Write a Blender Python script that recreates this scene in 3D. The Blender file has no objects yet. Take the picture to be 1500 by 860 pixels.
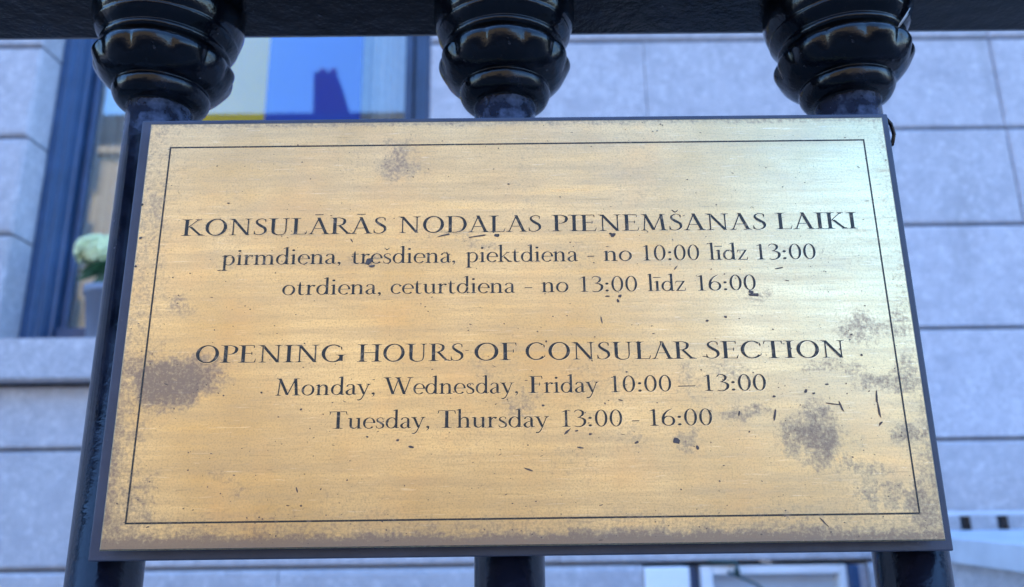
import bpy, bmesh, math, random
import numpy as np
from mathutils import Vector, Matrix
random.seed(7)
R = math.radians
sc = bpy.context.scene
COL = sc.collection

# ------------------------------------------------------------------ camera
CAM = Vector((-.0045, -.2759, 1.5555))
FPX = 1120.0                                   # focal length in photograph pixels (1500 wide)
_yw, _pt, _rl = R(.31), R(14.96), R(-.69)
_F = Vector((math.sin(_yw)*math.cos(_pt), math.cos(_yw)*math.cos(_pt), math.sin(_pt)))
_R0 = Vector((math.cos(_yw), -math.sin(_yw), 0)); _U0 = _R0.cross(_F)
_RT = _R0*math.cos(_rl) + _U0*math.sin(_rl); _UP = -_R0*math.sin(_rl) + _U0*math.cos(_rl)
def at(x, y, Y):                               # photograph pixel -> point on the vertical plane at depth Y
    d = _F*FPX + _RT*(x-750) + _UP*(430-y)
    return CAM + d*((Y-CAM.y)/d.y)
cd = bpy.data.cameras.new('camera'); cam = bpy.data.objects.new('camera', cd); COL.objects.link(cam)
cam.matrix_world = Matrix(((_RT.x, _UP.x, -_F.x, CAM.x), (_RT.y, _UP.y, -_F.y, CAM.y), (_RT.z, _UP.z, -_F.z, CAM.z), (0, 0, 0, 1)))
cd.sensor_width = 36; cd.lens = FPX/1500*36; cd.clip_start = .01; cd.clip_end = 3000
cd.dof.use_dof = True; cd.dof.focus_distance = .283; cd.dof.aperture_fstop = 11.0
sc.camera = cam

# ------------------------------------------------------------------ sky, sun, exposure
SUN_EL, SUN_AZ = 50, -14                       # sun stands behind the stone building, so its street front is in shade
w = bpy.data.worlds.new("World"); sc.world = w; w.use_nodes = True
nt = w.node_tree; nt.nodes.clear()
sky = nt.nodes.new('ShaderNodeTexSky'); sky.sky_type = 'NISHITA'; sky.sun_disc = False
sky.sun_elevation = R(SUN_EL); sky.sun_rotation = R(SUN_AZ); sky.air_density = 1.0; sky.dust_density = .8; sky.ozone_density = 6.0
bg = nt.nodes.new('ShaderNodeBackground'); bg.inputs[1].default_value = .15
wo = nt.nodes.new('ShaderNodeOutputWorld')
hs = nt.nodes.new('ShaderNodeHueSaturation'); hs.inputs['Saturation'].default_value = 1.12
nt.links.new(sky.outputs[0], hs.inputs['Color']); nt.links.new(hs.outputs[0], bg.inputs[0]); nt.links.new(bg.outputs[0], wo.inputs[0])
sl = bpy.data.lights.new('sun', 'SUN'); sl.energy = 2.0; sl.angle = R(.5); sl.color = (1, .95, .88)
so = bpy.data.objects.new('sun', sl); COL.objects.link(so); so.location = (0, 0, 30)
sd = Vector((math.sin(R(SUN_AZ))*math.cos(R(SUN_EL)), math.cos(R(SUN_AZ))*math.cos(R(SUN_EL)), math.sin(R(SUN_EL))))
so.rotation_euler = sd.to_track_quat('Z', 'Y').to_euler()
sc.view_settings.view_transform = 'Standard'; sc.view_settings.look = 'None'
sc.view_settings.exposure = 3.05; sc.view_settings.gamma = 1

# ------------------------------------------------------------------ object helpers
def tag(o, label=None, cat=None, group=None, kind=None):
    if label: o['label'] = label
    if cat: o['category'] = cat
    if group: o['group'] = group
    if kind: o['kind'] = kind
    return o
def empty(name, loc=(0, 0, 0)):
    o = bpy.data.objects.new(name, None); o.location = loc; o.empty_display_size = .05; COL.objects.link(o); return o
def link(name, me, mats, parent=None):
    if mats:
        for m in (mats if isinstance(mats, (list, tuple)) else [mats]):
            if m.name not in [q.name for q in me.materials]: me.materials.append(m)
    o = bpy.data.objects.new(name, me); COL.objects.link(o)
    if parent is not None:
        o.parent = parent
        if parent.type == 'EMPTY':
            lo = Vector(parent.location); p = parent.parent
            while p is not None: lo += p.location; p = p.parent
            o.location = -lo                    # geometry is written in world coordinates
    return o
class MB:
    def __init__(s): s.v = []; s.f = []
    def add(s, vs, fs):
        n = len(s.v); s.v += [tuple(v) for v in vs]; s.f += [tuple(i+n for i in f) for f in fs]; return s
    def box(s, x0, x1, y0, y1, z0, z1):
        return s.add([(x0,y0,z0),(x1,y0,z0),(x1,y1,z0),(x0,y1,z0),(x0,y0,z1),(x1,y0,z1),(x1,y1,z1),(x0,y1,z1)],
                     [(0,3,2,1),(4,5,6,7),(0,1,5,4),(1,2,6,5),(2,3,7,6),(3,0,4,7)])
    def extrude_x(s, prof, x0, x1):             # closed (y,z) outline swept along X
        n = len(prof)
        return s.add([(x0, y, z) for y, z in prof] + [(x1, y, z) for y, z in prof],
                     [(i, (i+1) % n, n+(i+1) % n, n+i) for i in range(n)] + [tuple(range(n-1, -1, -1)), tuple(range(n, 2*n))])
    def extrude_z(s, prof, z0, z1):             # closed (x,y) outline swept along Z
        n = len(prof)
        return s.add([(x, y, z0) for x, y in prof] + [(x, y, z1) for x, y in prof],
                     [(i, (i+1) % n, n+(i+1) % n, n+i) for i in range(n)] + [tuple(range(n-1, -1, -1)), tuple(range(n, 2*n))])
    def tube(s, pts, rad, n=8):
        pts = [Vector(p) for p in pts]; vs = []; fs = []
        for i, p in enumerate(pts):
            d = (pts[min(i+1, len(pts)-1)] - pts[max(i-1, 0)]).normalized()
            a = d.orthogonal().normalized(); b = d.cross(a)
            if i and vs:
                a = (pa - d*pa.dot(d)).normalized(); b = d.cross(a)
            pa = a; r = rad[i] if isinstance(rad, (list, tuple)) else rad
            vs += [p + a*math.cos(t*2*math.pi/n)*r + b*math.sin(t*2*math.pi/n)*r for t in range(n)]
        for i in range(len(pts)-1):
            fs += [(i*n+k, i*n+(k+1) % n, (i+1)*n+(k+1) % n, (i+1)*n+k) for k in range(n)]
        fs += [tuple(range(n-1, -1, -1)), tuple(range((len(pts)-1)*n, len(pts)*n))]
        return s.add(vs, fs)
    def mesh(s, name, bevel=0, seg=2, smooth=False):
        me = bpy.data.meshes.new(name); me.from_pydata(s.v, [], s.f)
        bm = bmesh.new(); bm.from_mesh(me)
        bmesh.ops.recalc_face_normals(bm, faces=bm.faces)
        if bevel:
            bmesh.ops.bevel(bm, geom=bm.edges[:], offset=bevel, segments=seg, affect='EDGES', profile=.6)
        bm.to_mesh(me); bm.free()
        if smooth: me.polygons.foreach_set('use_smooth', [True]*len(me.polygons))
        return me
    def build(s, name, mat, parent=None, bevel=0, seg=2, smooth=False):
        return link(name, s.mesh(name, bevel, seg, smooth), mat, parent)

# ------------------------------------------------------------------ material helpers
class NT:
    def __init__(s, name):
        s.m = bpy.data.materials.new(name); s.m.use_nodes = True; s.t = s.m.node_tree; s.t.nodes.clear()
        s.out = s.n('ShaderNodeOutputMaterial')
    def n(s, kind, **kw):
        q = s.t.nodes.new(kind)
        for k, v in kw.items(): setattr(q, k, v)
        return q
    def put(s, sock, v):
        if hasattr(v, 'is_linked') or isinstance(v, bpy.types.NodeSocket): s.t.links.new(v, sock)
        else:
            if isinstance(v, (tuple, list)) and len(v) == 3 and sock.type == 'RGBA': v = (*v, 1)
            sock.default_value = v
    def coord(s, which='Object', scale=None):
        c = s.n('ShaderNodeTexCoord').outputs[which]
        if scale:
            mp = s.n('ShaderNodeMapping'); s.put(mp.inputs[0], c); mp.inputs['Scale'].default_value = scale; return mp.outputs[0]
        return c
    def noise(s, vec, scale, detail=4, rough=.55, out=0, dist=0):
        q = s.n('ShaderNodeTexNoise'); s.put(q.inputs['Vector'], vec); q.inputs['Scale'].default_value = scale
        q.inputs['Detail'].default_value = detail; q.inputs['Roughness'].default_value = rough; q.inputs['Distortion'].default_value = dist
        return q.outputs[out]
    def ramp(s, v, a, b, lo=0., hi=1.):
        q = s.n('ShaderNodeMapRange'); s.put(q.inputs[0], v)
        for i, x in enumerate((a, b, lo, hi)): q.inputs[i+1].default_value = x
        return q.outputs[0]
    def mix(s, f, a, b, mode='MIX'):
        q = s.n('ShaderNodeMix', data_type='RGBA', blend_type=mode); s.put(q.inputs[0], f); s.put(q.inputs[6], a); s.put(q.inputs[7], b); return q.outputs[2]
    def math(s, op, a, b=0., clamp=False):
        q = s.n('ShaderNodeMath', operation=op, use_clamp=clamp); s.put(q.inputs[0], a); s.put(q.inputs[1], b); return q.outputs[0]
    def bump(s, h, strength, dist):
        q = s.n('ShaderNodeBump'); s.put(q.inputs['Height'], h); q.inputs['Strength'].default_value = strength; q.inputs['Distance'].default_value = dist
        return q.outputs[0]
    def pbsdf(s, col, rough=.5, metal=0., normal=None, **kw):
        q = s.n('ShaderNodeBsdfPrincipled'); s.put(q.inputs['Base Color'], col); s.put(q.inputs['Roughness'], rough); s.put(q.inputs['Metallic'], metal)
        if normal is not None: s.put(q.inputs['Normal'], normal)
        for k, v in kw.items(): s.put(q.inputs[k.replace('_', ' ')], v)
        s.t.links.new(q.outputs[0], s.out.inputs[0]); return q

def mat_granite():
    m = NT('granite'); o = m.n('ShaderNodeObjectInfo'); g = m.n('ShaderNodeNewGeometry').outputs['Position']
    big = m.noise(g, 3.2, 3); mid = m.noise(g, 26, 4, .6); fine = m.noise(g, 210, 3, .75)
    c = m.mix(m.ramp(fine, .36, .64), (.34, .33, .355), (.66, .65, .68))
    c = m.mix(m.ramp(mid, .35, .7, 0, .45), c, (.30, .30, .33))
    c = m.mix(m.ramp(big, .45, .75, 0, .35), c, (.44, .43, .45))
    c = m.mix(1.0, c, m.mix(o.outputs['Random'], (.93, .93, .94), (1.04, 1.03, 1.05)), 'MULTIPLY')
    st = m.noise(m.coord('Object', (5, 5, .7)), 2.2, 4, .6)     # dirt runs
    c = m.mix(m.ramp(st, .58, .8, 0, .35), c, (.17, .17, .165))
    c = m.mix(m.ramp(m.noise(g, 11, 5, .65), .48, .68, 0, .5), c, (.34, .335, .375))
    c = m.mix(m.ramp(m.noise(g, 62, 3, .6), .52, .70, 0, .42), c, (.32, .31, .35))
    c = m.mix(m.ramp(m.noise(g, 48, 3, .6), .56, .68, 0, .4), c, (.70, .69, .72))
    h = m.math('ADD', m.math('MULTIPLY', mid, .7), m.math('MULTIPLY', fine, .3))
    m.pbsdf(c, .85, 0, m.bump(h, .6, .006)); return m.m
def simple(name, col, rough=.6, metal=0., var=.15, scale=12, bump=0, bscale=60, bdist=.002, **kw):
    m = NT(name); g = m.coord('Object')
    nz = m.noise(g, scale, 4, .6)
    c = m.mix(m.ramp(nz, .3, .7), tuple(x*(1-var) for x in col), tuple(min(1, x*(1+var)) for x in col))
    nrm = m.bump(m.noise(g, bscale, 4, .6), bump, bdist) if bump else None
    m.pbsdf(c, m.ramp(nz, .3, .7, rough*.9, min(1, rough*1.1)), metal, nrm, **kw); return m.m

M = {}
M['granite'] = mat_granite()
M['mortar'] = simple('mortar', (.20, .20, .21), .95)
M['sill_stone'] = M['granite']
M['navy'] = simple('navy_window_paint', (.035, .075, .16), .35, var=.25, scale=9, bump=.2, bscale=30)
M['white_paint'] = simple('white_paint', (.80, .82, .85), .45, var=.05)
M['coping'] = simple('painted_coping', (.50, .53, .58), .6, var=.12, scale=14, bump=.3, bscale=90)
M['flag_yellow'] = simple('flag_yellow_cloth', (.80, .62, .03), .8, var=.04)
M['flag_blue'] = simple('flag_blue_cloth', (.008, .085, .66), .8, var=.04)
M['pot'] = simple('grey_pot', (.16, .19, .26), .5, var=.1)
M['soil'] = simple('soil', (.03, .02, .015), .95, var=.4, scale=80)
M['room'] = simple('room_wall', (.45, .42, .42), .9)
M['asphalt'] = simple('asphalt', (.05, .05, .052), .9, var=.3, scale=80, bump=.5, bscale=200)
M['paving'] = simple('paving', (.13, .13, .135), .85, var=.2, scale=20, bump=.3)
M['brick'] = simple('brick_front', (.34, .19, .12), .85, var=.2, scale=3)
M['stucco'] = simple('cream_stucco', (.27, .20, .12), .8, var=.08, scale=2)
M['slate'] = simple('slate_roof', (.014, .015, .02), .9, Specular_IOR_Level=.05, var=.2)
M['chimney'] = simple('chimney_brick', (.022, .014, .018), .9, Specular_IOR_Level=.05, var=.2, scale=8)
M['pot_clay'] = simple('clay', (.10, .05, .045), .8)
def mat_net():
    m = NT('net_curtain'); g = m.coord('Object')
    c = m.mix(m.ramp(m.noise(g, 30, 2), .3, .7), (.72, .76, .80), (.82, .86, .90))
    d = m.n('ShaderNodeBsdfDiffuse'); m.put(d.inputs[0], c)
    t = m.n('ShaderNodeBsdfTranslucent'); m.put(t.inputs[0], c)
    x = m.n('ShaderNodeMixShader'); x.inputs[0].default_value = .3
    m.t.links.new(d.outputs[0], x.inputs[1]); m.t.links.new(t.outputs[0], x.inputs[2]); m.t.links.new(x.outputs[0], m.out.inputs[0]); return m.m
M['net'] = mat_net()
def mat_glass(refl):
    m = NT('window_glass'); f = m.n('ShaderNodeFresnel'); f.inputs[0].default_value = 1.5
    fac = m.math('ADD', f.outputs[0], refl, True)
    t = m.n('ShaderNodeBsdfTransparent'); t.inputs[0].default_value = (.96, .98, .98, 1)
    g = m.n('ShaderNodeBsdfGlossy'); g.inputs['Roughness'].default_value = .0; g.inputs[0].default_value = (.95, .97, 1, 1)
    x = m.n('ShaderNodeMixShader'); m.put(x.inputs[0], fac)
    m.t.links.new(t.outputs[0], x.inputs[1]); m.t.links.new(g.outputs[0], x.inputs[2]); m.t.links.new(x.outputs[0], m.out.inputs[0]); return m.m
M['glass'] = mat_glass(.035)
def mat_iron():
    m = NT('black_gloss_paint'); g = m.coord('Object')
    n1 = m.noise(g, 90, 4, .6); n2 = m.noise(g, 420, 3, .6); n3 = m.noise(g, 38, 5, .65)
    c = m.mix(m.ramp(n3, .56, .72), (.0015, .002, .0035), (.010, .012, .02))
    wear = m.math('MULTIPLY', m.ramp(n2, .66, .74), m.ramp(n1, .55, .62))
    c = m.mix(wear, c, (.07, .07, .08))
    h = m.math('ADD', n1, m.math('MULTIPLY', n2, .35))
    m.pbsdf(c, m.ramp(n3, .35, .75, .10, .30), 0, m.bump(h, .45, .0010), Specular_IOR_Level=.32); return m.m
M['iron'] = mat_iron()
def mat_shaft():
    m = NT('black_shaft_paint'); g = m.coord('Object')
    n1 = m.noise(g, 90, 4, .6); n2 = m.noise(g, 420, 3, .6); n3 = m.noise(g, 38, 5, .65)
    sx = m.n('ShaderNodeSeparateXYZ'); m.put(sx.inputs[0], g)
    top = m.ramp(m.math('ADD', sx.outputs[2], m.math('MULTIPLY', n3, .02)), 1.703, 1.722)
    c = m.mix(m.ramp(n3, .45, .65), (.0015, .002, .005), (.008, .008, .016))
    c = m.mix(m.math('MULTIPLY', top, m.ramp(n1, .42, .58, .15, 1)), c, (.09, .11, .17))  # pale blue-grey patches towards the top, broken up by noise
    m.pbsdf(c, m.ramp(n3, .35, .75, .12, .32), 0, m.bump(m.math('ADD', n1, m.math('MULTIPLY', n2, .35)), .4, .0010), Specular_IOR_Level=.36); return m.m
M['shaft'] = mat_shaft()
def mat_board():
    m = NT('board_paint'); g = m.coord('Object')
    n1 = m.noise(g, 60, 4, .6); n2 = m.noise(g, 500, 3, .7)
    c = m.mix(m.ramp(n1, .3, .7), (.030, .038, .068), (.048, .058, .095))
    c = m.mix(m.ramp(n2, .7, .8), c, (.2, .2, .22))
    m.pbsdf(c, .5, 0, m.bump(n2, .3, .0004)); return m.m
M['board'] = mat_board()
def mat_brass():
    m = NT('weathered_brass'); g = m.coord('Object')
    at_ = m.n('ShaderNodeAttribute'); at_.attribute_name = 'tarnish'; T = at_.outputs['Fac']
    streak = m.noise(m.coord('Object', (1, 1, 22)), 14, 5, .65)
    fstreak = m.noise(m.coord('Object', (1, 1, 12)), 160, 3, .6)
    blot = m.noise(g, 16, 5, .6); grain = m.noise(g, 1500, 2, .7); mid = m.noise(g, 420, 3, .7)
    c = m.mix(m.ramp(blot, .32, .68), (.62, .455, .225), (.84, .68, .39))
    c = m.mix(m.ramp(streak, .40, .64, 0, .7), c, (.60, .45, .25))
    c = m.mix(m.ramp(fstreak, .52, .70, 0, .38), c, (.50, .40, .27))
    c = m.mix(m.ramp(grain, .48, .70, 0, .6), c, (.40, .30, .20))
    c = m.mix(m.ramp(m.noise(g, 34, 4, .6), .5, .72, 0, .35), c, (.76, .49, .24))     # copper-toned blush
    c = m.mix(m.ramp(m.noise(m.coord('Object', (1, 1, 3)), 22, 5, .7, dist=.6), .52, .70, 0, .30), c, (.46, .38, .27))
    hair = m.noise(m.coord('Object', (.35, 1, 7)), 260, 2, .5, dist=1.2)
    c = m.mix(m.ramp(hair, .66, .72, 0, .35), c, (.95, .85, .62))
    c = m.mix(m.ramp(hair, .34, .29, 0, .35), c, (.30, .22, .15))
    # tarnish: speckled, thickest where the attribute is high
    sp = m.math('ADD', m.math('MULTIPLY', mid, .5), m.math('MULTIPLY', m.noise(g, 900, 2, .6), .5))
    k = m.math('ADD', m.math('MULTIPLY', T, .46), m.math('MULTIPLY', sp, 1.25))
    tm = m.math('MULTIPLY', m.ramp(k, .74, 1.06), m.ramp(T, .02, .35), True)
    c = m.mix(m.math('MULTIPLY', tm, .8), c, (.26, .17, .125))
    rough = m.math('ADD', m.ramp(streak, .3, .7, .27, .38), m.math('MULTIPLY', tm, .2))
    metal = m.ramp(tm, 0, 1, .97, .82)
    h = m.math('ADD', m.math('MULTIPLY', fstreak, .4), m.math('MULTIPLY', mid, .6))
    m.pbsdf(c, rough, metal, m.bump(h, .35, .00012)); return m.m
M['brass'] = mat_brass()
def mat_ink():
    m = NT('engraving_fill'); g = m.coord('Object')
    n1 = m.noise(g, 420, 3, .6)
    c = m.mix(m.ramp(n1, .55, .72), (.018, .018, .015), (.26, .18, .11))
    m.pbsdf(c, .55, 0); return m.m
M['ink'] = mat_ink()
M['pit'] = simple('corrosion_mark', (.09, .065, .055), .7, var=.5, scale=900)
M['petal'] = simple('pale_petals', (.70, .76, .44), .6, var=.25, scale=70)
M['leaf'] = simple('leaf_green', (.03, .085, .035), .45, var=.4, scale=30)
M['pale_metal'] = simple('pale_grey_metal', (.45, .47, .50), .4, var=.1)

# ================================================================== SETTING
def sheet(name, x0, x1, y0, y1, z, mat):
    o = MB().add([(x0,y0,z),(x1,y0,z),(x1,y1,z),(x0,y1,z)], [(0,1,2,3)]).build(name, mat); return tag(o, kind='structure')
sheet('ground', -600, 600, -600, 600, -.16, M['paving'])
sheet('road', -200, 200, -20.2, -2.6, -.10, M['asphalt'])
tag(MB().box(-60, 60, -2.45, .20, -.15, 0).build('pavement', M['paving'], bevel=.01), kind='structure')
tag(MB().box(-60, 60, -2.60, -2.452, -.15, .004).build('kerb', M['granite'], bevel=.012), kind='structure')
tag(MB().box(-60, 60, -24.0, -20.2, -.15, 0).build('far_pavement', M['paving'], bevel=.01), kind='structure')

# ================================================================== STONE BUILDING
WY = 1.8                                        # front plane of the blocks
bld = empty('stone_building', (0, 2.6, 0))
tag(bld, 'pale grey granite building with dark framed window behind the black railing', 'building')
XL, XR = -1.425, -.236                          # window opening
SILLT = at(40, 495, 1.74).z; SILLB = at(40, 557, 1.74).z
HEAD = 3.523
LX0, LX1, LZ = .335, .915, 1.383               # low opening under the plaque
# solid masonry behind the blocks (with real openings)
bk = MB()
def mass(x0, x1, z0, z1, y0=WY+.035, y1=2.35): bk.box(x0, x1, y0, y1, z0, z1)
mass(-9, XL-.02, -.15, 13.5); mass(XR+.02, LX0-.02, -.15, 13.5); mass(XL-.018, XR+.018, -.15, SILLB-.01)
mass(XL-.018, XR+.018, HEAD+.02, 13.5); mass(LX1+.02, 9, -.15, 13.5); mass(LX0-.018, LX1+.018, LZ+.008, 13.5); mass(LX0-.018, LX1+.018, -.15, .4)
bk.build('masonry', M['mortar'], bld)
MB().box(-9.1, 9.1, 1.62, 2.5, 13.502, 13.8).build('cornice', M['granite'], bld, bevel=.03)
MB().box(-9, 9, 1.79, 1.83, 3.85, 13.5).build('upper_wall', M['granite'], bld)
def block(x0, x1, z0, z1, y1=WY+.034, cham=.013):
    g = .0035; gx = .0012
    me = MB().box(x0+gx, x1-gx, WY, y1, z0+g, z1-g).mesh('stone_block')
    bm = bmesh.new(); bm.from_mesh(me)
    def wide(e):
        if not all(abs(v.co.y-WY) < 1e-5 for v in e.verts): return False
        a, b = e.verts
        if abs(a.co.x-b.co.x) > 1e-4: return True
        return abs(a.co.x-1.49) < .02 or abs(a.co.x-XL) < .02 or abs(a.co.x-XR) < .02
    es = [e for e in bm.edges if wide(e)]
    bmesh.ops.bevel(bm, geom=es, offset=cham, segments=3, profile=.55, affect='EDGES')
    # slightly uneven dressed face
    for v in bm.verts: v.co.y += random.uniform(-.0012, .0012)
    bm.to_mesh(me); bm.free(); return link('stone_block', me, M['granite'], bld)
Z0, H = 1.998, .305
courses = {
 -4: [-3.1,-2.0,-1.0,.0,LX0,None,LX1,2.2,3.2], -3: [-2.6,-1.6,-.6,LX0,None,LX1,1.9,3.0], -2: [-3.1,-2.1,-1.0,.12,1.02,2.15,3.0,3.6],
 -1: [-3.2,-2.2,-.95,.0,1.0,2.3,3.3], 0: [-2.9,-1.95,XL,None,XR,.86,2.2,3.0], 1: [-3.2,-2.35,XL,None,XR,.35,1.49,2.5,3.3],
 2: [-2.9,-2.0,XL,None,XR,.42,1.49,2.6,3.4], 3: [-3.2,-2.3,XL,None,XR,.77,1.49,2.4,3.2], 4: [-2.9,-2.05,XL,None,XR,.30,1.49,2.6,3.4], 5: [-3.2,-2.2,-1.2,-.2,.8,1.9,3.0]}
for k, xs in courses.items():
    z0 = Z0 + k*H; z1 = z0 + H
    xs = [xs[0]-2.3, xs[0]-1.1] + xs + [xs[-1]+1.05, xs[-1]+2.2]
    for a, b in zip(xs[:-1], xs[1:]):
        if a is None or b is None: continue
        jamb = (abs(b-XL) < 1e-6 or abs(a-XR) < 1e-6 or abs(b-LX0) < 1e-6 or abs(a-LX1) < 1e-6)
        zz1 = z1; zz0 = z0
        if k == -1 and a < XR and b > XL: zz1 = SILLB - .004
        if k == -1 and b <= XL: pass
        block(a, b, zz0, zz1, WY+.16 if jamb else WY+.034, .015 if jamb else .010)
# window sill
sill = MB().box(-1.70, -.02, 1.74, 1.93, SILLB, SILLT).mesh('window_sill')
bm = bmesh.new(); bm.from_mesh(sill); bmesh.ops.bevel(bm, geom=bm.edges[:], offset=.006, segments=2, affect='EDGES'); bm.to_mesh(sill); bm.free()
link('window_sill', sill, M['granite'], bld)
# big window
win = empty('window', (-.83, .0, 0)); win.parent = bld; win.location = (-.83, -.65, 1.99)
def frame_side(x, sgn):
    pr = [(0,1.90),(.028,1.90),(.034,1.915),(.046,1.915),(.052,1.935),(.052,1.955),(.060,1.958),(.060,1.99),(.072,1.99),(.072,2.02),(0,2.02)]
    return [(x+sgn*a, b) for a, b in pr]
fr = MB(); fr.extrude_z(frame_side(XL+.001, 1), SILLT-.002, HEAD-.001); fr.extrude_z(frame_side(XR-.001, -1), SILLT-.002, HEAD-.001)
fr.box(XL+.001, XR-.001, 1.902, 2.019, HEAD-.06, HEAD-.002)
fr.build('frame', M['navy'], win, bevel=.0015, seg=1)
for a_, b_ in ((XL+.073, XL+.086), (XR-.10, XR-.073)): MB().box(a_, b_, 1.975, 2.005, SILLT+.004, HEAD-.06).build('sash_stile', M['navy'], win, bevel=.003)
MB().box(XL+.072, XR-.072, 1.955, 2.015, SILLT+.001, SILLT+.075).build('bottom_rail', M['navy'], win, bevel=.003)
MB().box(XL+.084, XR-.098, 1.988, 1.992, SILLT+.07, HEAD-.06).build('pane', M['glass'], win)
# room behind
rm = MB(); rm.box(-3.2, 1.4, 4.6, 4.65, 1.2, 4.2); rm.box(-3.2, 1.4, 2.36, 4.598, 1.15, 1.198); rm.box(-3.2, 1.4, 2.36, 4.598, 4.202, 4.25)
rm.box(-3.25, -3.202, 2.36, 4.6, 1.2, 4.2); rm.box(1.402, 1.45, 2.36, 4.6, 1.2, 4.2)
rm.build('room', M['room'], bld)
# lower window
lw = empty('window'); lw.parent = bld; lw.location = (.6, -.65, 1.2)
MB().box(LX0+.001, .452, 1.795, 1.90, .4, LZ-.004).build('side_panel', M['white_paint'], lw, bevel=.004)
MB().box(.4535, .482, 1.835, 1.90, .4, LZ-.004).build('post', M['navy'], lw, bevel=.002)
fr2 = MB().box(.4845, .515, 1.812, 1.88, .4, LZ-.004).box(.845, .862, 1.812, 1.88, .4, LZ-.004).box(.5155, .8445, 1.812, 1.88, LZ-.025, LZ-.004)
fr2.build('frame', M['white_paint'], lw, bevel=.003)
MB().box(.516, .844, 1.85, 1.856, .4, LZ-.026).build('blind', simple('pale_blue_blind', (.50, .60, .72), .5, var=.06), lw)
MB().box(.864, .888, 1.80, 1.90, .4, LZ-.004).build('post', M['navy'], lw, bevel=.002)
MB().box(.8885, LX1-.001, 1.815, 1.90, .4, LZ-.004).build('side_panel', M['granite'], lw, bevel=.003)
arm = MB().tube([at(1036, 822, 1.80), at(1078, 823, 1.80), at(1080, 842, 1.79)], [.003, .006, .009], 8)
arm.tube([at(1066, 838, 1.80), at(1108, 856, 1.78), at(1150, 890, 1.76)], .0035, 8)
arm.build('stay_arm', simple('dark_green_metal', (.02, .05, .05), .4), lw, smooth=True)

# flag and curtain behind the glass
fl = empty('flag', (-.8, 2.04, 2.2)); tag(fl, 'yellow and blue two-band flag hanging upright behind the window glass', 'flag')
def cloth(name, x0, x1, z0, z1, y, amp, freq, mat, parent, nx=60, seed=0, thick=0):
    rs = random.Random(seed); ph = [rs.uniform(0, 6.28) for _ in range(4)]
    vs = []; fs = []; nz = 8
    for j in range(nz+1):
        for i in range(nx+1):
            x = x0+(x1-x0)*i/nx; z = z0+(z1-z0)*j/nz
            yy = y + amp*(math.sin(x*freq+ph[0]) + .5*math.sin(x*freq*2.3+ph[1]+z*.8) + .3*math.sin(x*freq*.45+ph[2]+z*2))
            vs.append((x, yy, z))
    for j in range(nz):
        for i in range(nx): fs.append((j*(nx+1)+i, j*(nx+1)+i+1, (j+1)*(nx+1)+i+1, (j+1)*(nx+1)+i))
    return MB().add(vs, fs).build(name, mat, parent, smooth=True)
FB = at(460, 100, 2.035); X0 = at(393, 100, 2.035).x; X1 = at(531, 100, 2.035).x
cloth('yellow_band', X0-(X1-X0), X0, 2.25, 3.38, 2.035, .0016, 9, M['flag_yellow'], fl, seed=1)
cloth('blue_band', X0, X1, 2.25, 3.38, 2.035, .0016, 9, M['flag_blue'], fl, seed=1)
MB().tube([(X0-(X1-X0)-.03, 2.035, 3.395), (X1+.03, 2.035, 3.395)], .009, 10).build('rod', M['pale_metal'], fl, smooth=True)
ncur = cloth('net_curtain', -1.40, -.27, 2.03, 3.46, 2.12, .014, 75, M['net'], None, nx=260, seed=4)
tag(ncur, 'white net curtain hanging in folds behind the flag, across the window', 'curtain')
ncur2 = cloth('net_curtain', -1.435, -1.362, 2.03, 3.46, 2.06, .006, 90, M['net'], None, nx=60, seed=5)
tag(ncur2, 'narrow gathered white curtain edge beside the left window frame', 'curtain')

# flower pot on the sill
PX = -1.115
pot = empty('potted_flower', (PX, 1.80, SILLT)); tag(pot, 'blue grey pot with one round white-green bloom and dark leaves on the window sill', 'plant')
n = 28; prof = [(.050,0),(.052,.002),(.066,.125),(.072,.127),(.073,.148),(.066,.15),(.063,.135),(.0,.13)]
def lathe(prof, c, n=32, lob=None):
    vs = []; fs = []
    for j, (r, z) in enumerate(prof):
        for i in range(n):
            a = 2*math.pi*i/n; rr = r*(lob(a, z, r) if lob else 1)
            vs.append((c[0]+rr*math.cos(a), c[1]+rr*math.sin(a), c[2]+z))
    for j in range(len(prof)-1):
        fs += [(j*n+i, j*n+(i+1) % n, (j+1)*n+(i+1) % n, (j+1)*n+i) for i in range(n)]
    fs += [tuple(range(n-1, -1, -1)), tuple(range((len(prof)-1)*n, len(prof)*n))]
    return vs, fs
MB().add(*lathe(prof, (PX, 1.80, SILLT+.001))).build('pot', M['pot'], pot, smooth=True)
MB().add(*lathe([(.060,.131),(.058,.138),(.03,.142),(.001,.143)], (PX, 1.80, SILLT+.001))).build('soil', M['soil'], pot, smooth=True)
BC = at(143, 369, 1.80)
MB().tube([(PX, 1.80, SILLT+.14), (PX+.01, 1.80, SILLT+.22), (BC.x, 1.80, BC.z-.03)], .004).build('stem', M['leaf'], pot, smooth=True)
fl_ = MB(); rs = random.Random(3)
for i in range(150):
    t = math.acos(1-1.65*(i+.5)/150); a = i*2.39996
    d = Vector((math.sin(t)*math.cos(a), math.sin(t)*math.sin(a), math.cos(t)*.82))
    c = BC + d*(.050+.006*math.sin(5*a+4*t)+rs.uniform(-.005, .005)); nn = d.normalized(); u = nn.orthogonal().normalized(); v = nn.cross(u); ro = rs.uniform(0, 1.5)
    for k in range(4):
        b = ro + k*math.pi/2; e = u*math.cos(b)+v*math.sin(b); g = nn.cross(e)
        fl_.add([c, c+e*.008+g*.007+nn*.004, c+e*.016+nn*.001, c+e*.008-g*.007+nn*.004], [(0,1,2,3)])
ph = fl_.build('florets', M['petal'], pot); ph['kind'] = 'stuff'
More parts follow.
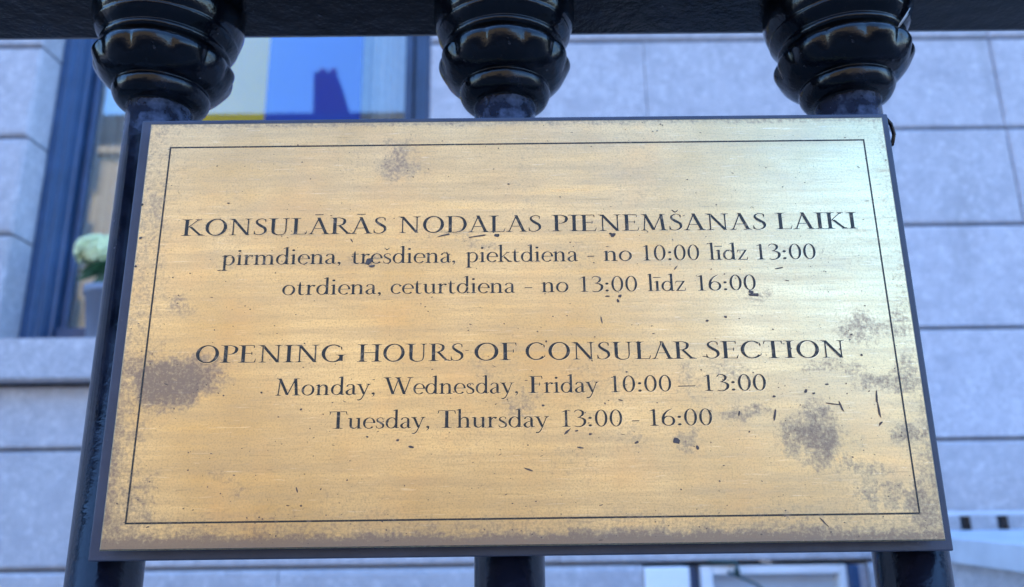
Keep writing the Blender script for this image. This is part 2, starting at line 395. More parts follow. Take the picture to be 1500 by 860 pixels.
MB().add(*lathe([(.004,-.03),(.028,-.022),(.041,0),(.038,.018),(.02,.03),(.003,.034)], BC, 16)).build('bloom', M['petal'], pot, smooth=True)
def leaf(p0, p1, wd, droop):
    p0 = Vector(p0); p1 = Vector(p1); d = p1-p0; s = d.cross(Vector((0,1,.5))).normalized(); vs = []; fs = []; N = 7
    for i in range(N+1):
        t = i/N; c = p0 + d*t + Vector((0,0,-droop*t*t)); ww = wd*math.sin(math.pi*min(.97, max(.04, t)))**.8
        vs += [c+s*ww+Vector((0,0,.3*ww)), c, c-s*ww+Vector((0,0,.3*ww))]
    for i in range(N):
        a = i*3; fs += [(a,a+1,a+4,a+3),(a+1,a+2,a+5,a+4)]
    return MB().add(vs, fs).build('leaf', M['leaf'], pot, smooth=True)
B0 = Vector((PX+.005, 1.80, SILLT+.215))
for dx, dy, dz, wd, dr in ((-.088,-.03,-.005,.016,.02),(-.080,-.05,-.028,.015,.025),(-.06,.04,.01,.016,.01),(.08,-.03,-.01,.016,.02),(.06,.05,.0,.016,.02),(-.02,-.06,-.02,.018,.02),(.03,-.06,-.02,.018,.02),(-.058,-.03,-.065,.013,.02),(.05,-.05,-.03,.014,.02),(-.04,-.055,-.012,.018,.012)):
    leaf(B0, B0+Vector((dx, dy, dz)), wd, dr)

# ================================================================== STEPS SIDE WALL (bottom right)
ew = empty('entrance_parapet', (1.3, 1.0, 0)); tag(ew, 'low stone parapet with flat pale painted coping slab, lower right', 'wall')
MB().box(.855, 2.6, .45, 1.605, 1.423, 1.470).build('coping', M['coping'], ew, bevel=.004)
MB().box(.885, 2.57, .48, 1.60, -.15, 1.4215).build('wall_body', M['granite'], ew)
lb = empty('foot_bar', (1.2, 1.6, 1.47)); tag(lb, 'pale grey horizontal bar standing on short black feet on top of the low parapet coping', 'rail')
MB().box(.93, 2.5, 1.585, 1.603, 1.502, 1.512).build('bar', M['coping'], lb, bevel=.003)
for k in range(8):
    x = 1.063 + k*.088
    MB().box(x-.007, x+.007, 1.583, 1.604, 1.4705, 1.5018).build('foot', M['iron'], lb, bevel=.001)

# ================================================================== HOUSES ACROSS THE STREET (seen mirrored in pane and brass)
MY = 28.0; OY = 3.98 - MY                       # the pane stands at y = 1.99: what it mirrors lies this far back
th = empty('terrace_house', (-6, OY-4, 0)); tag(th, 'sunlit terrace house across the street, mirrored in the window pane with its chimney', 'building')
EZ = at(450, 162, MY).z; EX = at(1125, 300, 24).x; MZ = at(450, 215, MY).z
MB().box(-44, EX, OY-9, OY, -.14, MZ-.3).build('wall', M['stucco'], th)
MB().box(-44.1, EX+.1, OY-9.1, OY+.25, MZ-.298, MZ).build('cornice', M['stucco'], th, bevel=.03)
MB().extrude_x([(OY+.1, MZ+.002), (OY-.2, EZ), (OY-8.8, EZ), (OY-9, MZ+.002)], -44, EX).build('mansard_roof', M['slate'], th)
MB().add([(-44,OY-.6,EZ+.002),(EX,OY-.6,EZ+.002),(EX,OY-8.6,EZ+.002),(-44,OY-8.6,EZ+.002),(-43.8,OY-4.6,EZ+.9),(EX-.2,OY-4.6,EZ+.9)], [(0,1,5,4),(1,2,5),(2,3,4,5),(3,0,4),(0,3,2,1)]).build('roof', M['slate'], th)
M['dark_pane'] = simple('dark_pane', (.03,.035,.04), .08)
for k in range(11):
    for j in range(5):
        x = EX - 2.2 - k*3.9; z = 1.0 + j*3.1
        wf = MB().box(x-.62, x+.62, OY+.001, OY+.05, z, z+1.9).build('window', M['stucco'], th)
        MB().box(x-.54, x-.03, OY+.0505, OY+.06, z+.08, z+1.82).box(x+.03, x+.54, OY+.0505, OY+.06, z+.08, z+1.82).build('pane', M['dark_pane'], wf)
a0, a1, a2, a3 = at(456, 163, MY), at(508, 163, MY), at(490, 100, MY), at(457, 100, MY)
ch = MB().extrude_z([(0,0),(1,0),(1,1),(0,1)], 0, 1); ch.v = []; ch.f = []
ch.add([(q.x, OY-d, max(q.z, EZ+.003)) for d in (.3, 1.5) for q in (a0, a1, a2, a3)], [(0,1,2,3),(7,6,5,4),(0,4,5,1),(1,5,6,2),(2,6,7,3),(3,7,4,0)])
ch = ch.build('chimney', M['chimney'], th)
for px_ in (465, 481):
    q = at(px_, 100, MY); MB().add(*lathe([(.17,0),(.14,.42),(.17,.45),(.12,.47)], (q.x, OY-.9, a2.z+.001), 14)).build('chimney_pot', M['pot_clay'], ch, smooth=True)
lh = empty('low_house', (20, OY-3, 0)); tag(lh, 'lower cream house across the street beyond the end of the tall terrace', 'building')
LH = at(1240, 500, 24).z
MB().box(EX+.12, 44, OY-9, OY-.6, -.14, LH-.25).build('wall', M['stucco'], lh)
MB().box(EX+.22, 44.1, OY-9.1, OY-.5, LH-.248, LH).build('cornice', M['white_paint'], lh)

# ================================================================== IRON RAILING
rail = empty('iron_railing', (0, .026, 0)); tag(rail, 'glossy black painted cast iron railing with ringed balusters carrying the brass plaque', 'railing')
RZ = at(750, 55, .046).z
MB().box(-3.2, 3.2, .002, .046, RZ, RZ+.034).build('top_rail', M['iron'], rail, bevel=.003)
MB().box(-3.2, 3.2, .002, .050, .18, .21).build('bottom_rail', M['iron'], rail, bevel=.003)
tag(MB().box(-60, 60, -.12, .2, .0015, .12).build('plinth', M['granite'], bevel=.01), kind='structure')
Zc = 1.7195
def collar_mesh():
    n = 96; rs = random.Random(5)
    key = [(.0130,-.004),(.0132,.0004),(.0150,.0010),(.0176,.0022),(.0193,.0046),(.0199,.0072),(.0194,.0088),(.0197,.0094),
           (.0222,.0106),(.0252,.0132),(.0274,.0165),(.0287,.0198),(.0286,.0222),(.0270,.0240),(.0249,.0249),(.0246,.0256),
           (.0262,.0268),(.0268,.0282),(.0260,.0295),(.0257,.0302),(.0276,.0322),(.0293,.0345),(.0295,.0354),(.0290,.0360),(.0303,.0385),(.0314,.0425),(.0316,.0465),(.0308,.0505),(.0290,.0535),(.0268,.0550),(.0262,.0560),(.0262,RZ+.017-Zc)]
    pr = []
    for i in range(len(key)-1):
        for k in range(3):
            t = k/3; P = [key[max(0, i-1)], key[i], key[i+1], key[min(len(key)-1, i+2)]]
            pr.append(tuple(.5*(2*P[1][j]+(P[2][j]-P[0][j])*t+(2*P[0][j]-5*P[1][j]+4*P[2][j]-P[3][j])*t*t+(-P[0][j]+3*P[1][j]-3*P[2][j]+P[3][j])*t**3) for j in (0, 1)))
    pr.append(key[-1])
    n = 168
    def lob(a, z, r):
        f = 1 + .004*math.sin(3*a+z*300) + .003*math.sin(7*a+1.3-z*900)
        if .0098 < z < .0250:
            k = ((z-.0098)/.0152); k = math.sin(math.pi*k**1.35)
            k *= min(1, max(0, (z-.012)/.007)); f += k*.07*(abs(math.cos(a*6+.35*math.sin(a*2)))**.6 - .80)
        return f
    vs, fs = lathe(pr, (0, 0, 0), n, lob)
    return MB().add(vs, fs).mesh('collar', smooth=True)
cm = collar_mesh()
sh = MB().add(*lathe([(.0134, .21), (.0132, Zc+.004)], (0, 0, 0), 48)).mesh('shaft', smooth=True)
fin = MB().add(*lathe([(.0134, RZ+.0345), (.020, RZ+.05), (.012, RZ+.06), (.022, RZ+.085), (.016, RZ+.12), (.001, RZ+.19)], (0, 0, 0), 32)).mesh('finial', smooth=True)
for me in (sh,):
    for p in me.polygons:
        if len(p.vertices) > 4: p.use_smooth = False
for i, x in enumerate((-.1553, -.0050, .1452, -.3056, .2954, -.456, .446)):
    b = empty('baluster'); b.parent = rail; b.location = (x, 0, 0)
    for nm, me, z in (('shaft', sh, 0), ('collar', cm, Zc), ('finial', fin, 0)):
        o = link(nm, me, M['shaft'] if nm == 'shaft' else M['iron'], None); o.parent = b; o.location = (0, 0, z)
        if nm == 'collar': o.rotation_euler = (0, 0, (.2, .0, -.35, .5, .8, 0, 0)[i])

# ================================================================== PLAQUE
PW, PH, PZ = .290, .160, 1.62
pl = empty('brass_plaque', (0, 0, PZ)); tag(pl, 'weathered brass plaque engraved with consular opening hours on a dark blue-grey backing board', 'plaque')
q0, q1, q2, q3 = at(207, 176.5, .0068), at(1303, 167, .0068), at(1394, 809, .0068), at(130, 821, .0068)
MB().box((q0.x+q3.x)/2, (q1.x+q2.x)/2, .0068, .0124, (q2.z+q3.z)/2, (q0.z+q1.z)/2).build('backing_board', M['board'], pl, bevel=.0006)
for sx_ in (-.12, .12):
    for sz_ in (-.055, .055): MB().tube([(sx_, .0025, PZ+sz_), (sx_, .0069, PZ+sz_)], .004, 12).build('spacer', M['iron'], pl)
# plate: gridded front face carrying a tarnish attribute, real thickness
FY = 0.0
def uv(x, y):                                   # photograph pixel -> plate (x,z)
    p = at(x, y, FY); return p.x, p.z
stains = [ # px, py, rx, ry, strength
 (580,232,34,24,.62),(250,555,88,38,.95),(205,545,60,42,.7),(262,446,17,15,.5),(1196,636,46,42,.85),(1092,606,40,16,.6),(1080,598,26,12,.45),
 (1258,476,46,22,.55),(1315,470,26,40,.45),(1230,543,70,14,.45),(1308,556,50,20,.6),(1340,548,24,34,.5),(1335,640,30,20,.7),(1270,681,46,16,.5),(1265,716,28,16,.55),
 (1322,722,44,20,.6),(1352,735,22,45,.75),(1355,680,20,35,.45),(338,702,26,24,.35),(700,545,30,22,.3),(765,590,30,26,.42),(1000,640,24,22,.5),(925,645,40,30,.3),(840,680,60,46,.25),
 (225,310,24,40,.55),(205,400,16,60,.3),(180,640,24,90,.5),(190,740,34,60,.55),(160,790,40,30,.7),(660,600,40,24,.2),(885,560,80,40,.28),(640,345,60,14,.3),(540,383,26,14,.4),(1110,432,22,14,.4),
 (1010,555,26,30,.4),(1075,545,34,24,.35),(700,352,50,12,.35),(1215,225,60,30,.1),(430,560,50,30,.15),(320,300,60,20,.15),(460,240,90,14,.15)]
edge_rng = random.Random(11)
nx, nz = 240, 132
xs = np.linspace(-PW/2, PW/2, nx+1); zs = np.linspace(PZ-PH/2, PZ+PH/2, nz+1)
XX, ZZ = np.meshgrid(xs, zs)
Tm = np.zeros_like(XX)
def vnoise(X, Z, s, seed):
    r = np.random.RandomState(seed); g = r.rand(64, 64)
    u = (X*s) % 63; v = (Z*s) % 63; i = np.floor(u).astype(int); j = np.floor(v).astype(int); fu = u-i; fv = v-j
    fu = fu*fu*(3-2*fu); fv = fv*fv*(3-2*fv)
    return (g[i, j]*(1-fu)+g[(i+1) % 64, j]*fu)*(1-fv) + (g[i, (j+1) % 64]*(1-fu)+g[(i+1) % 64, (j+1) % 64]*fu)*fv
wx = (vnoise(XX, ZZ, 140, 1)-.5)*.008 + (vnoise(XX, ZZ, 420, 2)-.5)*.003
wz = (vnoise(XX, ZZ, 140, 3)-.5)*.008 + (vnoise(XX, ZZ, 420, 4)-.5)*.003
for (px_, py_, rx, ry, st) in stains:
    cx, cz = uv(px_, py_); sx = abs(uv(px_+rx, py_)[0]-cx); sz = abs(uv(px_, py_+ry)[1]-cz)
    d = np.sqrt(((XX+wx-cx)/sx)**2 + ((ZZ+wz-cz)/sz)**2)
    Tm = np.maximum(Tm, 1.0*st*np.clip((1.4-d)/.9, 0, 1))
# grime collected along the edges
dl = XX+PW/2; dr = PW/2-XX; db = ZZ-(PZ-PH/2); dt = PZ+PH/2-ZZ
nn_ = vnoise(XX, ZZ, 110, 7); n2_ = vnoise(XX, ZZ, 300, 8)
def edge(d, wid, st): return st*np.clip(1.25 - d/(wid*(.6+.5*nn_+.55*n2_)), 0, 1)
zf = np.clip((PZ+PH/2-ZZ)/PH, 0, 1)            # 0 at top, 1 at bottom
Tm = np.maximum(Tm, edge(db, .0046, 1.2)*(.75+.25*(1-np.clip((XX-.07)/.07, 0, 1))))
Tm = np.maximum(Tm, edge(dl, .0050, .75)*np.clip(zf*1.4-.15, .0, 1))
Tm = np.maximum(Tm, edge(dr, .0045, .7)*np.clip(zf*1.8-.7, .15, 1))
Tm = np.maximum(Tm, edge(dt, .0022, .55))
Tm = np.maximum(Tm, np.maximum(edge(dl, .018, .36), edge(db, .015, .38)))
Tm = np.maximum(Tm, edge(dr, .010, .28))
Tm = np.maximum(Tm, np.clip((vnoise(XX, ZZ, 45, 12)-.62)*1.1, 0, .22))
vs = [(float(x), FY, float(z)) for x, z in zip(XX.ravel(), ZZ.ravel())]
fs = [(j*(nx+1)+i, j*(nx+1)+i+1, (j+1)*(nx+1)+i+1, (j+1)*(nx+1)+i) for j in range(nz) for i in range(nx)]
tn = Tm.ravel().tolist()
ring = [j for j in range(nx+1)] + [k*(nx+1)+nx for k in range(1, nz+1)] + [nz*(nx+1)+i for i in range(nx-1, -1, -1)] + [k*(nx+1) for k in range(nz-1, 0, -1)]
base = len(vs); cxm, czm = 0, PZ
for r_ in ring:                                 # small rounded arris then the plate's side
    x, _, z = vs[r_]; ox = .0005*(1 if x > PW/2-1e-6 else -1 if x < -PW/2+1e-6 else 0); oz = .0005*(1 if z > PZ+PH/2-1e-6 else -1 if z < PZ-PH/2+1e-6 else 0)
    vs.append((x+ox, FY+.0005, z+oz)); tn.append(.0)
for r_ in ring: q = vs[base+ring.index(r_)] if False else None
nr = len(ring)
for i in range(nr): x, y, z = vs[base+i]; vs.append((x, FY+.0029, z)); tn.append(.6)
for i in range(nr):
    j = (i+1) % nr; fs += [(ring[j], ring[i], base+i, base+j), (base+j, base+i, base+nr+i, base+nr+j)]
me = bpy.data.meshes.new('plate'); me.from_pydata(vs, [], fs); me.update()
a = me.attributes.new('tarnish', 'FLOAT', 'POINT'); a.data.foreach_set('value', tn)
plate = link('plate', me, M['brass'], pl)

# engraved border line
e0 = .0; bd = MB()
bc = [uv(250, 216.5), uv(1265, 205), uv(1347, 752), uv(184, 767)]
def seg(p, q, wd, y):
    p = Vector(p); q = Vector(q); d = (q-p).normalized(); nrm = Vector((-d.y, d.x))*wd/2; p = p-d*wd/2; q = q+d*wd/2
    bd.add([(p.x+nrm.x, y, p.y+nrm.y), (q.x+nrm.x, y, q.y+nrm.y), (q.x-nrm.x, y, q.y-nrm.y), (p.x-nrm.x, y, p.y-nrm.y)], [(0,1,2,3)])
for i in range(4): seg(bc[i], bc[(i+1) % 4], .00062, -.00004-i*.00001)
bd.build('border_line', M['ink'], pl)

# ------------------------------------------------------------------ engraved roman lettering, drawn as pen strokes
TK, TN = .134, .054
class Pen:
    def __init__(s): s.poly = []
    def strip(s, L, Rr): s.poly.append((L, Rr))
    def line(s, x0, y0, x1, y1, w):             # straight stroke cut level top and bottom
        if abs(y1-y0) > abs(x1-x0)*.35:
            s.strip([(x0-w/2, y0), (x1-w/2, y1)], [(x0+w/2, y0), (x1+w/2, y1)])
        else: s.strip([(x0, y0-w/2), (x1, y1-w/2)], [(x0, y0+w/2), (x1, y1+w/2)])
    def serif(s, x, y, up, l=.13, r=.13, w=TK):  # bracketed slab; up=1 foot, -1 head
        t = .026*up; h = .085*up
        P = [(x-w/2-l, y), (x-w/2-l, y+t), (x-w/2-l*.35, y+t*1.5), (x-w/2, y+h)]
        Q = [(x+w/2+r, y), (x+w/2+r, y+t), (x+w/2+r*.35, y+t*1.5), (x+w/2, y+h)]
        s.strip(P, Q)
    def stem(s, x, y0, y1, w=TK, foot=(.13, .13), head=(.13, .13)):
        s.line(x, y0, x, y1, w)
        if foot: s.serif(x, y0, 1, foot[0], foot[1], w)
        if head: s.serif(x, y1, -1, head[0], head[1], w)
    def arc(s, cx, cy, rx, ry, a0, a1, tk=TK, tn=TN, tilt=12, n=18):
        L = []; Q = []
        for i in range(n+1):
            a = R(a0+(a1-a0)*i/n); c, d = math.cos(a), math.sin(a)
            k = abs(math.cos(a-R(180-tilt)))**1.6; wd = tn+(tk-tn)*k
            nx_, ny_ = c/rx, d/ry; l = math.hypot(nx_, ny_); nx_, ny_ = nx_/l, ny_/l
            px_, py_ = cx+rx*c, cy+ry*d
            L.append((px_, py_)); Q.append((px_-nx_*wd, py_-ny_*wd))
        s.strip(L, Q)
    def path(s, pts, n=6):                       # smooth stroke through (x, y, width)
        P = [pts[0]]+list(pts)+[pts[-1]]; C = []
        for i in range(1, len(P)-2):
            for k in range(n):
                t = k/n; C.append(tuple(.5*((2*P[i][j])+(-P[i-1][j]+P[i+1][j])*t+(2*P[i-1][j]-5*P[i][j]+4*P[i+1][j]-P[i+2][j])*t*t+(-P[i-1][j]+3*P[i][j]-3*P[i+1][j]+P[i+2][j])*t**3) for j in range(3)))
        C.append(pts[-1]); L = []; Q = []
        for i, (x, y, wd) in enumerate(C):
            x0, y0, _ = C[max(0, i-1)]; x1, y1, _ = C[min(len(C)-1, i+1)]; l = math.hypot(x1-x0, y1-y0) or 1
            a, b = -(y1-y0)/l*wd/2, (x1-x0)/l*wd/2; L.append((x+a, y+b)); Q.append((x-a, y-b))
        s.strip(L, Q)
    def dot(s, x, y, r=.07): s.arc(x, y, r, r, 0, 360, r*2*.98, r*2*.98, n=12) if False else s.strip([(x-r*.4, y-r), (x-r, y-r*.4), (x-r, y+r*.4), (x-r*.4, y+r)], [(x+r*.4, y-r), (x+r, y-r*.4), (x+r, y+r*.4), (x+r*.4, y+r)])
XH = .63; AS = 1.08; DS = -.34
def glyph(ch):
    p = Pen(); A = .6
    if ch in 'AĀ':
        p.line(.09, 0, .385, 1.0, .052); p.line(.365, 1.02, .68, 0, .125); p.line(.18, .345, .55, .345, .04)
        p.serif(.09, 0, 1, .09, .11, .05); p.serif(.68, 0, 1, .11, .09, .12); A = .80
        if ch == 'Ā': p.line(.22, 1.19, .54, 1.19, .05)
    elif ch == 'C': p.arc(.45, .5, .42, .515, 48, 318, tilt=8); p.path([(.73,.88,.03),(.755,.80,.05),(.765,.69,.02)]); p.path([(.76,.16,.045),(.775,.23,.03),(.785,.30,.02)]); A = .84
    elif ch == 'D': p.stem(.17, 0, 1, head=(.12, 0), foot=(.12, 0)); p.path([(.17,.98,.04),(.42,.98,.045),(.66,.86,.09),(.765,.5,.135),(.66,.15,.09),(.42,.02,.045),(.17,.02,.04)], 8); A = .87
    elif ch == 'E': p.stem(.16, 0, 1, head=(.11, .0), foot=(.11, .0)); p.line(.16,.98,.54,.98,.04); p.line(.16,.53,.46,.53,.04); p.line(.16,.02,.57,.02,.04); p.path([(.53,.99,.04),(.545,.90,.035),(.55,.83,.015)]); p.path([(.46,.62,.02),(.465,.53,.04),(.46,.44,.02)]); p.path([(.57,.01,.045),(.60,.12,.035),(.625,.22,.015)]); A = .66
    elif ch == 'F': p.stem(.16, 0, 1, head=(.11, .0)); p.line(.16,.98,.53,.98,.04); p.line(.16,.52,.44,.52,.04); p.path([(.52,.99,.04),(.54,.89,.035),(.55,.81,.015)]); p.path([(.44,.62,.02),(.447,.52,.04),(.44,.42,.02)]); A = .60
    elif ch == 'G': p.arc(.45, .5, .42, .515, 50, 322, tilt=8); p.path([(.73,.88,.03),(.755,.80,.05),(.765,.69,.02)]); p.stem(.745, .06, .42, foot=None, head=(.12, .10)); A = .90
    elif ch == 'H': p.stem(.17, 0, 1); p.stem(.74, 0, 1); p.line(.17,.52,.74,.52,.042); A = .91
    elif ch == 'I': p.stem(.19, 0, 1); A = .38
    elif ch == 'K': p.stem(.17, 0, 1); p.line(.20,.47,.60,.97,.055); p.line(.31,.55,.72,.02,.125); p.serif(.60,1,-1,.09,.10,.06); p.serif(.74,0,1,.07,.12,.11); A = .82
    elif ch in 'LĻ':
        p.stem(.17, 0, 1, foot=(.12, 0)); p.line(.17,.02,.55,.02,.04); p.path([(.55,.01,.045),(.585,.12,.035),(.61,.24,.015)]); A = .64
        if ch == 'Ļ': p.dot(.33,-.17,.055); p.path([(.36,-.17,.06),(.35,-.25,.04),(.31,-.31,.015)])
    elif ch == 'M': p.line(.12,0,.185,1,.05); p.line(.17,1.0,.49,.03,.115); p.line(.49,.03,.80,1.0,.05); p.line(.79,1.0,.86,0,.12); p.serif(.12,0,1,.09,.11,.05); p.serif(.86,0,1,.12,.11,.12); p.serif(.17,1,-1,.11,.0,.06); p.serif(.80,1,-1,.0,.12,.08); A = 1.02
    elif ch in 'NŅ':
        p.line(.17,0,.17,1,.052); p.line(.15,1.0,.74,0,.13); p.line(.74,0,.74,1,.052); p.serif(.17,0,1,.11,.12,.05); p.serif(.14,1,-1,.11,.0,.08); p.serif(.74,1,-1,.12,.12,.05); A = .90
        if ch == 'Ņ': p.dot(.45,-.17,.06); p.path([(.48,-.17,.06),(.47,-.25,.04),(.43,-.31,.015)])
    elif ch == 'O': p.arc(.46, .5, .42, .52, 0, 360, tilt=10, n=36); A = .92
    elif ch == 'P': p.stem(.17, 0, 1, head=(.12, 0)); p.path([(.17,.98,.04),(.36,.98,.045),(.525,.88,.09),(.555,.74,.12),(.50,.58,.09),(.36,.49,.04),(.25,.49,.03)], 8); A = .62
    elif ch == 'R': p.stem(.17, 0, 1, head=(.12, 0)); p.path([(.17,.98,.04),(.36,.98,.045),(.52,.89,.09),(.545,.75,.115),(.49,.60,.09),(.34,.52,.04),(.20,.52,.035)], 8); p.line(.34,.53,.69,.02,.12); p.serif(.71,0,1,.07,.12,.10); A = .77
    elif ch in 'SŠ':
        p.path([(.47,.80,.02),(.45,.93,.04),(.31,.985,.04),(.15,.89,.075),(.145,.73,.10),(.29,.56,.135),(.45,.41,.12),(.48,.21,.095),(.37,.06,.06),(.22,.015,.04),(.09,.08,.04),(.055,.25,.02)], 8); p.path([(.46,.95,.05),(.475,.85,.045),(.48,.76,.015)]); p.path([(.07,.04,.05),(.06,.14,.045),(.05,.27,.015)]); A = .57
        if ch == 'Š': p.path([(.16,1.25,.03),(.22,1.18,.05),(.29,1.10,.06)]); p.path([(.29,1.10,.06),(.36,1.18,.045),(.42,1.25,.03)])
    elif ch == 'T': p.stem(.37, 0, 1, head=None); p.line(.05,.98,.69,.98,.042); p.path([(.06,1.0,.045),(.04,.89,.04),(.02,.80,.015)]); p.path([(.68,1.0,.045),(.70,.89,.04),(.72,.80,.015)]); A = .74
    elif ch == 'U': p.stem(.17,.30,1,foot=None); p.path([(.17,.33,.118),(.19,.13,.11),(.32,.01,.06),(.46,-.005,.045),(.62,.07,.045),(.67,.30,.05)], 8); p.line(.67,.28,.67,1,.052); p.serif(.67,1,-1,.11,.11,.05); A = .85
    elif ch == 'W': p.line(.10,1,.36,0,.12); p.line(.36,0,.60,.98,.048); p.line(.56,1,.83,0,.12); p.line(.83,0,1.08,1,.048); p.serif(.10,1,-1,.10,.12,.11); p.serif(.56,1,-1,.09,.09,.11); p.serif(1.08,1,-1,.11,.10,.05); A = 1.17
    # lower case
    elif ch in 'aā': p.path([(.09,.47,.07),(.11,.56,.06),(.22,.61,.045),(.33,.55,.07),(.35,.42,.1),(.35,.12,.1),(.39,.03,.06),(.47,.06,.03)], 6); p.path([(.35,.37,.035),(.18,.30,.05),(.08,.17,.10),(.12,.04,.08),(.22,.01,.05),(.34,.10,.035)], 6); A = .47
    elif ch == 'c': p.arc(.28,.31,.25,.325,52,318,.1,.042,tilt=14); p.dot(.43,.50,.05); A = .47
    elif ch == 'd': p.arc(.27,.31,.24,.32,20,350,.1,.042,tilt=14,n=26); p.line(.46,.02,.46,AS,.10); p.path([(.46,AS-.02,.03),(.38,AS-.06,.05),(.32,AS-.09,.02)]); p.path([(.46,.03,.05),(.53,.03,.045),(.58,.06,.02)]); A = .59
    elif ch == 'e': p.arc(.28,.31,.25,.325,0,316,.1,.042,tilt=14,n=26); p.line(.08,.33,.50,.33,.036); A = .50
    elif ch == 'h': p.stem(.14,0,AS,.10,(.08,.08),None); p.path([(.14,AS-.02,.03),(.07,AS-.06,.05),(.02,AS-.08,.02)]); p.path([(.17,.46,.035),(.27,.58,.05),(.38,.58,.075),(.45,.46,.10),(.45,.0,.10)], 6); p.serif(.45,0,1,.08,.08,.10); A = .60
    elif ch in 'iī':
        p.stem(.14,0,XH,.10,(.08,.08),None); p.path([(.14,XH-.02,.03),(.07,XH-.06,.05),(.02,XH-.08,.02)]); A = .28
        if ch == 'i': p.dot(.13,.88,.062)
        else: p.line(-.02,.85,.30,.85,.05)
    elif ch == 'k': p.stem(.14,0,AS,.10,(.08,.08),None); p.path([(.14,AS-.02,.03),(.07,AS-.06,.05),(.02,AS-.08,.02)]); p.line(.17,.28,.42,.60,.05); p.line(.24,.36,.50,.01,.10); p.serif(.44,XH,-1,.08,.07,.04); p.serif(.51,0,1,.06,.08,.08); A = .58
    elif ch == 'l': p.stem(.14,0,AS,.10,(.08,.08),None); p.path([(.14,AS-.02,.03),(.07,AS-.06,.05),(.02,AS-.08,.02)]); A = .28
    elif ch == 'm':
        p.stem(.14,0,XH,.10,(.08,.08),None); p.path([(.14,XH-.02,.03),(.07,XH-.06,.05),(.02,XH-.08,.02)])
        for q in (0, .30): p.path([(.17+q,.46,.035),(.27+q,.58,.05),(.37+q,.58,.075),(.44+q,.46,.10),(.44+q,.0,.10)], 6); p.serif(.44+q,0,1,.07,.07,.10)
        A = .88
    elif ch == 'n': p.stem(.14,0,XH,.10,(.08,.08),None); p.path([(.14,XH-.02,.03),(.07,XH-.06,.05),(.02,XH-.08,.02)]); p.path([(.17,.46,.035),(.27,.58,.05),(.38,.58,.075),(.45,.46,.10),(.45,.0,.10)], 6); p.serif(.45,0,1,.08,.08,.10); A = .60
    elif ch == 'o': p.arc(.29,.31,.26,.325,0,360,.1,.042,tilt=14,n=28); A = .58
    elif ch == 'p': p.stem(.15,DS,XH,.10,(.08,.08),None); p.path([(.15,XH-.02,.03),(.08,XH-.06,.05),(.02,XH-.08,.02)]); p.arc(.31,.31,.24,.325,-160,160,.1,.042,tilt=14,n=26); A = .59
    elif ch == 'r': p.stem(.14,0,XH,.10,(.08,.09),None); p.path([(.14,XH-.02,.03),(.07,XH-.06,.05),(.02,XH-.08,.02)]); p.path([(.17,.44,.035),(.24,.56,.05),(.32,.60,.06)]); p.dot(.35,.56,.055); A = .41
    elif ch in 'sš':
        p.path([(.34,.48,.02),(.32,.58,.04),(.22,.61,.04),(.11,.54,.06),(.12,.42,.085),(.24,.32,.10),(.34,.21,.09),(.33,.07,.07),(.21,.01,.045),(.10,.04,.04),(.06,.17,.02)], 6); A = .41
        if ch == 'š': p.path([(.10,.97,.03),(.15,.90,.045),(.20,.83,.05)]); p.path([(.20,.83,.05),(.25,.90,.04),(.31,.97,.03)])
    elif ch == 't': p.path([(.16,.80,.02),(.15,.60,.09),(.15,.15,.10),(.20,.03,.08),(.29,.02,.045),(.36,.07,.02)], 6); p.line(.03,.60,.33,.60,.04); A = .37
    elif ch == 'u': p.path([(.14,.60,.10),(.14,.18,.10),(.20,.05,.08),(.31,.03,.05),(.43,.14,.035)], 6); p.line(.46,.0,.46,.62,.10); p.path([(.14,XH-.02,.03),(.07,XH-.05,.05),(.02,XH-.06,.02)]); p.path([(.46,XH-.02,.03),(.39,XH-.05,.05),(.34,XH-.06,.02)]); p.serif(.46,0,1,.0,.08,.10); A = .60
    elif ch == 'y': p.line(.11,XH,.30,.03,.10); p.path([(.48,XH,.04),(.32,.08,.045),(.22,-.20,.05),(.12,-.30,.07),(.04,-.29,.06)], 6); p.serif(.11,XH,-1,.08,.08,.09); p.serif(.48,XH,-1,.08,.08,.04); A = .55
    elif ch == 'z': p.line(.06,.60,.41,.60,.045); p.line(.40,.62,.08,.0,.09); p.line(.05,.022,.43,.022,.045); p.path([(.07,.61,.04),(.055,.53,.03),(.05,.46,.015)]); p.path([(.42,.02,.04),(.44,.11,.03),(.45,.18,.015)]); A = .48
    # figures
    elif ch == '0': p.arc(.28,.48,.24,.49,0,360,.095,.042,tilt=4,n=32); A = .56
    elif ch == '1': p.stem(.25,0,.96,.095,(.11,.11),None); p.path([(.25,.95,.04),(.17,.88,.045),(.08,.84,.02)]); A = .50
    elif ch == '3': p.path([(.07,.82,.03),(.13,.93,.045),(.25,.96,.05),(.38,.86,.09),(.38,.70,.09),(.28,.57,.05),(.18,.53,.03)], 6); p.path([(.18,.53,.03),(.33,.50,.06),(.45,.38,.10),(.44,.18,.10),(.32,.03,.06),(.18,.0,.05),(.06,.05,.04)], 6); A = .53
    elif ch == '6': p.path([(.44,.98,.02),(.26,.85,.06),(.12,.62,.09),(.07,.35,.10)], 6); p.arc(.28,.28,.25,.29,0,360,.095,.042,tilt=8,n=28); A = .56
    elif ch == ':': p.dot(.13,.07,.065); p.dot(.13,.50,.065); A = .27
    elif ch == ',': p.dot(.12,.06,.062); p.path([(.155,.05,.06),(.14,-.06,.04),(.07,-.15,.015)]); A = .26
    elif ch == '-': p.line(.03,.30,.30,.30,.055); A = .34
    elif ch == '–': p.line(.0,.30,.55,.30,.055); A = .56
    return p.poly, A
